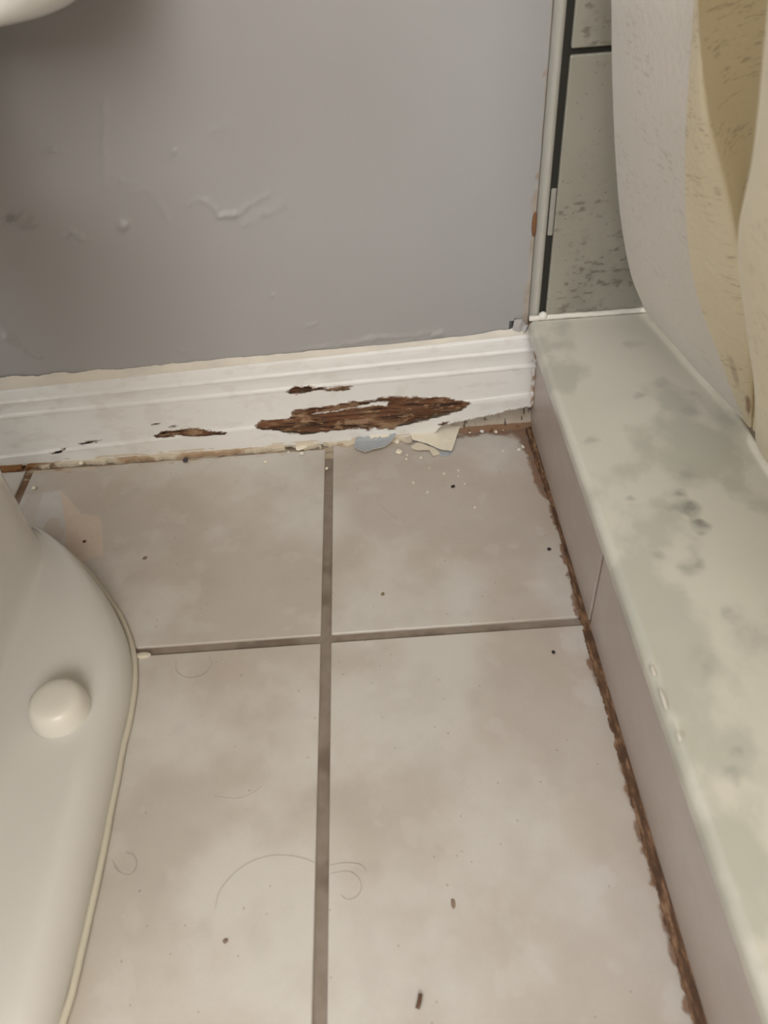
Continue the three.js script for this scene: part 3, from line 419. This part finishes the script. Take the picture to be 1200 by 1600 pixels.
  // bolt caps
  for (const s of [1, -1]) {
    const c = atY(95, 1110, 0.032), g = new THREE.LatheGeometry([[0, 0.0185], [0.009, 0.0183], [0.0145, 0.0172], [0.0178, 0.0148], [0.0195, 0.0105], [0.0207, 0.004], [0.0212, 0], [0.0212, -0.004], [0, -0.004]].map(p => new THREE.Vector2(...p)), 40);
    const o = mesh('bolt_cap', g, mat(rgb(222, 218, 208), 0.3), toilet); o.position.set(AX + s * (c.x - AX), 0.0312, c.z); o.rotation.set(0.0, 0, -0.04 * s); o.userData.label = 'round white plastic cap over floor bolt';
  }
  // yellowed caulk bead round the foot
  const bead = inset(F, -0.0016 * sgn, 0.0022).map((p, i) => V(p.x + 0.0012 * (noise(i * 0.35, 1, 8) - 0.5), p.y, p.z + 0.0012 * (noise(i * 0.35, 3, 8) - 0.5)));
  mesh('caulk_bead', new THREE.TubeGeometry(new THREE.CatmullRomCurve3(bead, true), 360, 0.0025, 8, true), mat(rgb(202, 195, 178), 0.55), toilet).userData.label = 'yellowed caulk line around foot';
  const q = atY(228, 1022, 0.002); mesh('caulk_smear', new THREE.SphereGeometry(1, 14, 8).scale(0.007, 0.0016, 0.0032).translate(q.x - 0.003, 0.0006, q.z), mat(rgb(206, 198, 180), 0.6), toilet);
}

// ---------------------------------------------------------------- shower curtain
{
  const cur = group('shower_curtain', 'cream slubbed fabric shower curtain hanging in folds over curb', 'curtain');
  const HEM = 0.135, LV = [0, 0.12, 0.3, 0.5, 0.75, 1];
  const gd = a => a.map(([x, y, z], i) => i === 0 ? atY(x, y, HEM) : atZ(x, y, z));
  const G1 = gd([[1003, 470], [983, 415, 0.045], [969, 330, 0.05], [961, 220, 0.055], [957, 100, 0.06], [956, 0, 0.065]]);
  const off = (G, dx, dz) => G.map(p => V(p.x + dx, p.y, p.z + dz));
  const G2 = gd([[1160, 655], [1125, 560, 0.205], [1092, 470, 0.2], [1075, 380, 0.2], [1071, 230, 0.2], [1084, 0, 0.2]]);
  const G3 = gd([[1174, 668], [1174, 560, 0.222], [1160, 440, 0.222], [1141, 320, 0.217], [1106, 170, 0.212], [1089, 0, 0.207]]);
  const G4 = gd([[1178, 674], [1180, 580, 0.205], [1175, 470, 0.18], [1172, 360, 0.165], [1195, 230, 0.155], [1225, 0, 0.155]]);
  const G5 = gd([[1180, 682], [1178, 590, 0.275], [1163, 480, 0.295], [1154, 365, 0.31], [1178, 240, 0.315], [1203, 0, 0.32]]);
  const G6 = gd([[1290, 830], [1275, 650, 0.375], [1262, 480, 0.395], [1255, 330, 0.4], [1275, 150, 0.41], [1295, 0, 0.42]]);
  const rowsY = 64, extra = [[0.55, 0], [0.9, 0], [1.4, 0], [1.93, 0]];
  const column = G => { const c = new THREE.CatmullRomCurve3(G, false, 'centripetal'), pts = c.getPoints(rowsY), top = pts[rowsY]; for (const [y] of extra) pts.push(V(lerp(top.x, 0.16, sstep(0.4, 1.9, y) * 0.5), y, top.z)); return pts; };
  const later = []; for (let k = 0; k < 8; k++) { const z = 0.5 + k * 0.1, x = k % 2 ? 0.165 : 0.24; later.push(G6.map((p, i) => V(x + 0.03 * (1 - i / 5), i === 0 ? HEM : p.y, z))); }
  const sheet = (Gs, nu) => {
    const cols = Gs.map(column), nv = cols[0].length - 1, lines = []; for (let j = 0; j <= nv; j++) lines.push(new THREE.CatmullRomCurve3(cols.map(c => c[j]), false, 'centripetal'));
    const pts = lines.map(l => { const n = nu * (Gs.length - 1), o = []; for (let i = 0; i <= n; i++) o.push(l.getPoint(i / n)); return o; });
    const n = nu * (Gs.length - 1), uv = [];
    const g = gridGeo(n, nv, (i, j) => ({ p: pts[j][i] }));
    for (let j = 0; j <= nv; j++) { let s = 0; for (let i = 0; i <= n; i++) { if (i) s += pts[20][i].distanceTo(pts[20][i - 1]); uv.push(s / 0.5, pts[j][i].y / 0.5); } }
    g.setAttribute('uv', new THREE.Float32BufferAttribute(uv, 2)); return g;
  };
  const slub = (base, flat, thread, amt, sd, stains = []) => colorTexture(900, 900, (u, v) => {
    const x = u * 0.5, y = v * 0.5; let c = mix3(base, flat, fbm(x * 18, y * 18, sd, 4));
    const t = fbm(x * 150, y * 900, sd + 3, 3); c = mix3(c, thread, amt * sstep(0.62, 0.78, t) * sstep(0.42, 0.6, fbm(x * 30, y * 60, sd + 5, 3)));
    for (const [sx, sy, rx, ry, k] of stains) { const d = Math.hypot((x - sx) / rx, (y - sy) / ry) + 0.8 * (fbm(x * 160, y * 160, sd + 9, 3) - 0.5); if (d < 1) c = mix3(c, rgb(142, 104, 74), k * (1 - sstep(0.3, 1, d))); }
    const w = 0.97 + 0.05 * hash(Math.floor(u * 900), Math.floor(v * 900), sd); return [c[0] * w, c[1] * w, c[2] * w];
  });
  const cloth = greyTexture(512, 512, (u, v) => 0.5 + 0.25 * Math.sin(u * 1600) + 0.25 * Math.sin(v * 1600));
  const wrinkle = greyTexture(512, 512, (u, v) => 0.7 * fbm(u * 10, v * 8, 301, 4) + 0.3 * noise(u * 200, v * 200, 303));
  const cm = (m, r = 0.95) => new THREE.MeshPhysicalMaterial({ map: m, roughness: r, bumpMap: wrinkle, bumpScale: 0.0012, side: THREE.DoubleSide, transmission: 0.3, thickness: 0 });
  const lining = sheet([off(G1, 0.02, -0.025), G1, G1.map((p, i) => p.clone().lerp(G2[i], 0.5).add(V(-0.004 - 0.003 * (i / 5), 0, 0))), G2], 18);
  mesh('lining', lining, cm(slub(rgb(240, 234, 226), rgb(234, 227, 218), rgb(176, 160, 140), 0.35, 251)), cur).userData.label = 'pale pinkish plain lining side of curtain';
  const face = sheet([G2, G2.map((p, i) => p.clone().lerp(G3[i], 0.55).add(V(0, 0, 0.004))), G3, off(G3, 0.006, -0.012), G4, off(G5, 0.02, -0.02), G5, G5.map((p, i) => p.clone().lerp(G6[i], 0.5).add(V(-0.004, 0, 0.01))), G6, ...later], 14);
  mesh('fabric', face, cm(slub(rgb(238, 226, 198), rgb(231, 217, 186), rgb(158, 132, 100), 0.45, 261, [[0.024, 0.162, 0.007, 0.018, 0.8], [0.012, 0.19, 0.006, 0.02, 0.35], [0.05, 0.165, 0.006, 0.012, 0.3]])), cur).userData.label = 'cream fabric with brown slub threads';
  const rod = new THREE.CylinderGeometry(0.0125, 0.0125, 1.9, 20); rod.rotateX(Math.PI / 2);
  const rd = single('curtain_rod', rod, new THREE.MeshStandardMaterial({ color: 0xc8c8c8, metalness: 0.9, roughness: 0.3 }), 'chrome rod carrying the shower curtain', 'rod'); rd.position.set(0.17, 1.94, 0.011 + 0.95);
}

// ---------------------------------------------------------------- paint flakes and crumbs on the floor
const cream = rgb(236, 227, 208), blue = rgb(172, 178, 184);
function flake(name, label, crop, topC, botC, heightFn, thick = 0.0007) {
  const P = crop.map(([a, b]) => { const q = atY(540 + a / 5.4545, 640 + b / 5.4545, 0.003); return [q.x, q.z]; });
  const xs = P.map(p => p[0]), zs = P.map(p => p[1]), x0 = Math.min(...xs), x1 = Math.max(...xs), z0 = Math.min(...zs), z1 = Math.max(...zs);
  const h = (x, z) => heightFn((x - x0) / (x1 - x0), (z - z0) / (z1 - z0), x, z) + 0.0006 * (fbm(x * 300, z * 300, 271, 2) - 0.3);
  const g = planSolid(x0, x1, z0, z1, 0.00035, (x, z) => inPoly(P, x + 0.0008 * (noise(x * 900, z * 900, 273) - 0.5), z + 0.0008 * (noise(x * 900, z * 900, 275) - 0.5)), (x, z) => h(x, z) + thick, (x, z) => h(x, z), (x, z, s) => { const n = 0.94 + 0.1 * fbm(x * 200, z * 200, 277, 3); return (s ? topC(x, z, (x - x0) / (x1 - x0), (z - z0) / (z1 - z0)) : botC).map(v => v * n); });
  return single(name, g, new THREE.MeshStandardMaterial({ vertexColors: true, roughness: 0.6, side: THREE.DoubleSide }), label, 'paint flake');
}
flake('paint_flake', 'large cream paint flake with blue-grey underside lying against baseboard', [[550, 155], [700, 146], [870, 140], [980, 150], [945, 240], [905, 358], [800, 332], [700, 290], [570, 265], [552, 210]], () => cream, blue, (u, v) => 0.0016 + 0.0042 * Math.abs(u - 0.45) ** 1.5 + 0.0045 * (1 - v) ** 2 + 0.002 * sstep(0.6, 1, v) * sstep(0.5, 0.9, u));
flake('paint_flake', 'blue-grey paint flake with cream scraps stuck on its top', [[70, 325], [90, 275], [112, 255], [165, 258], [215, 232], [300, 205], [370, 178], [430, 196], [430, 240], [380, 290], [320, 328], [240, 345], [170, 370], [110, 352]], (x, z, u, v) => (u > 0.38 && u < 0.84 && v < 0.42 + 0.12 * (noise(x * 500, z * 500, 3) - 0.5) && v > 0.08) ? cream : blue, cream, (u, v) => 0.0012 + 0.004 * (u - 0.5) ** 2 + 0.003 * sstep(0.55, 1, v) + 0.008 * clamp(1 - v) ** 1.4);
flake('paint_flake', 'curled cream paint strip tucked under the large cream flake', [[556, 300], [600, 278], [640, 282], [690, 308], [760, 322], [806, 365], [745, 392], [715, 345], [620, 342], [575, 325]], () => mix3(cream, rgb(212, 200, 180), 0.5), cream, (u, v) => 0.0008 + 0.0022 * Math.sin(u * 3.1) ** 2, 0.0006);
flake('paint_flake', 'small blue-grey paint scrap under corner of large cream flake', [[800, 352], [900, 345], [930, 330], [885, 380], [812, 388]], () => blue, cream, () => 0.0005, 0.0005);
flake('paint_flake', 'thin beige paint scrap between the blue-grey and cream flakes', [[490, 262], [530, 215], [556, 225], [566, 270], [556, 282], [520, 276]], () => rgb(204, 192, 176), cream, (u, v) => 0.0008 + 0.002 * u, 0.0006);
flake('paint_flake', 'narrow white paint sliver standing at foot of baseboard', [[545, 140], [580, 118], [700, 92], [790, 62], [875, 55], [860, 100], [790, 122], [700, 138], [620, 148]], () => rgb(204, 206, 206), cream, (u, v) => 0.0005 + 0.007 * (1 - v), 0.0006);
const chipMat = mat(cream, 0.8), chipMat2 = mat(rgb(226, 222, 214), 0.8);
function crumbGeo(s) { const g = mergeVertices(new THREE.IcosahedronGeometry(1, 2).deleteAttribute('uv').deleteAttribute('normal')), p = g.attributes.position; for (let i = 0; i < p.count; i++) { const k = 0.6 + 0.8 * fbm(p.getX(i) * 1.7 + s * 9 + 20, p.getY(i) * 1.7 + p.getZ(i) * 1.3 + 20, s, 3); p.setXYZ(i, p.getX(i) * k, p.getY(i) * k, p.getZ(i) * k); } g.computeVertexNormals(); return g; }
const crumbs = [0, 1, 2, 3, 4].map(crumbGeo);
function crumb(px, py, w, h, name, label, category, grp, m, flat = 0.45) {
  const q = atY(px, py, 0.0006), s = 0.00061; const o = single(name, crumbs[Math.floor(rnd() * 5)], m, label, category, grp);
  const sx = w * s / 2 * 0.95, sz = h * s / 2 * 1.4, sy = Math.min(sx, sz) * flat; o.scale.set(sx, sy, sz); o.rotation.y = rr(-0.5, 0.5); o.position.set(q.x, sy * 0.8, q.z); return o;
}
crumb(729, 659, 14, 10, 'plaster_crumb', 'largest cream crumb at foot of broken baseboard corner', 'crumb', null, chipMat, 0.8);
crumb(471, 700, 20, 8, 'plaster_crumb', 'long cream paint crumb beside grout line below baseboard', 'crumb', null, chipMat, 0.5);
crumb(620, 691, 10, 10, 'plaster_crumb', 'chunky cream crumb between the two big paint flakes', 'crumb', null, chipMat, 0.8);
crumb(624, 707, 12, 8, 'plaster_crumb', 'cream crumb in front of the two big paint flakes', 'crumb', null, chipMat, 0.7);
for (const [label, grp, list] of [
  ['tiny off-white paint crumb on dirt under broken baseboard corner', 'crumbs under the broken baseboard corner', [[742, 655, 7, 6], [734, 675, 7, 6], [742, 673, 6, 5], [753, 674, 8, 7], [775, 675, 6, 5], [786, 671, 4, 4]]],
  ['tiny white paint crumb beside rust stain at shower curb', 'crumbs beside the rust stain', [[811, 703, 7, 6], [817, 698, 5, 6], [786, 705, 5, 3]]],
  ['tiny pale paint crumb on corner tile in front of cream flake', 'crumbs in front of the cream flake', [[636, 711, 4, 3], [635, 717, 4, 3], [658, 715, 5, 3], [671, 731, 3, 3], [694, 740, 4, 3], [716, 735, 3, 3], [716, 744, 3, 3], [646, 754, 3, 5], [668, 769, 4, 3], [726, 756, 3, 3], [742, 793, 4, 4]]],
  ['tiny cream paint crumb beside the long cream crumb', 'crumbs beside the long cream crumb', [[472, 709, 8, 6], [451, 707, 5, 4]]],
  ['tiny pale crumb lying on the long grout line', null, [[511, 732, 5, 5]]],
  ['tiny cream crumb alone on tile left bare between dark speck and long crumb', null, [[415, 722, 6, 4]]],
  ['cream caulk lump at baseboard foot near toilet', null, [[128, 724, 9, 7]]],
  ['cream caulk lump at baseboard foot just behind dark grey speck', null, [[272, 708, 7, 6]]],
  ['pale crumb beside rusty grout line behind toilet', null, [[54, 763, 8, 5]]],
]) for (const [x, y, w, h] of list) crumb(x, y, w, h, 'paint_crumb', label, 'crumb', grp, rnd() > 0.5 ? chipMat : chipMat2, 0.7);
const speckM = mat(rgb(48, 40, 36), 0.8), brownM = mat(rgb(92, 64, 46), 0.8), greyM = mat(rgb(74, 70, 74), 0.8);
crumb(290, 720, 10, 8, 'dirt_speck', 'round dark grey dirt speck by baseboard foot', 'speck', null, greyM, 0.6);
crumb(708, 760, 8, 4, 'dirt_speck', 'black elongated dirt speck in front of the cream flake', 'speck', null, speckM, 0.6).rotation.y = 0.6;
crumb(858, 858, 5, 4, 'dirt_speck', 'black dirt speck on floor tile beside curb', 'speck', null, speckM, 0.6);
crumb(865, 1019, 5, 4, 'dirt_speck', 'black dirt speck just past the cross grout line near curb', 'speck', null, speckM, 0.6);
crumb(132, 846, 6, 4, 'dirt_speck', 'brown dirt speck on peach patch beside toilet foot', 'speck', null, brownM, 0.6);
crumb(226, 872, 7, 5, 'dirt_speck', 'faint brown dirt speck on tile behind toilet foot', 'speck', null, mat(rgb(132, 114, 98), 0.8), 0.3);
crumb(598, 928, 5, 4, 'dirt_speck', 'olive dirt speck in middle of the corner tile', 'speck', null, mat(rgb(128, 112, 80), 0.8), 0.4);
crumb(352, 1470, 5, 3, 'dirt_speck', 'brown dirt speck on tile in front of toilet', 'speck', null, mat(rgb(128, 110, 96), 0.8), 0.4);
crumb(708, 1412, 5, 8, 'dirt_speck', 'pale brown dirt speck on tile beside the curled hair', 'speck', null, mat(rgb(140, 118, 100), 0.8), 0.3);
{ // brown husk
  const a = atY(657, 1553, 0.0015), b = atY(655, 1566, 0.0018), c = atY(652, 1576, 0.0012);
  const g = new THREE.TubeGeometry(new THREE.CatmullRomCurve3([a, b, c]), 24, 0.0012, 8); const p = g.attributes.position; single('seed_husk', g, mat(rgb(98, 70, 52), 0.7), 'thin brown husk lying alone on bare floor tile', 'husk');
}
// hairs
const hairM = mat(rgb(128, 114, 102), 0.5);
function hair(pts, label, r = 0.00008) { single('hair_strand', new THREE.TubeGeometry(new THREE.CatmullRomCurve3(pts.map((p, i) => atY(p[0], p[1], 0.0004 + 0.0004 * (i % 2)))), pts.length * 14, r, 5), hairM, label, 'hair'); }
hair([[275, 1032], [276, 1048], [288, 1057], [305, 1058], [322, 1050], [331, 1036], [327, 1026]], 'curled hair loop beside toilet touching the cross grout line');
hair([[515, 1366], [530, 1362], [548, 1362], [562, 1374], [564, 1390], [555, 1402], [542, 1405], [533, 1398]], 'tightly curled hair touching the long grout line');
hair([[515, 1352], [540, 1348], [566, 1352], [572, 1362]], 'short hair arc above the tightly curled hair');
hair([[336, 1420], [342, 1395], [365, 1365], [395, 1345], [430, 1336], [470, 1340], [492, 1348]], 'long wide hair arc on tile in front of toilet');
hair([[588, 775], [596, 790], [612, 805], [622, 812]], 'short bent hair on corner tile below flakes', 0.00006);
hair([[176, 1345], [186, 1362], [204, 1366], [214, 1350], [208, 1336], [196, 1332]], 'coiled hair on tile close against toilet foot');
hair([[334, 1243], [352, 1246], [372, 1247], [392, 1240], [410, 1228]], 'faint straight hair in middle of tile before toilet', 0.00006);
hair([[74, 1212], [84, 1222], [97, 1214], [101, 1202], [93, 1192], [82, 1196]].map(p => p), 'small hair ring lying low by toilet foot', 0.00006);

renderer.render(scene, camera);
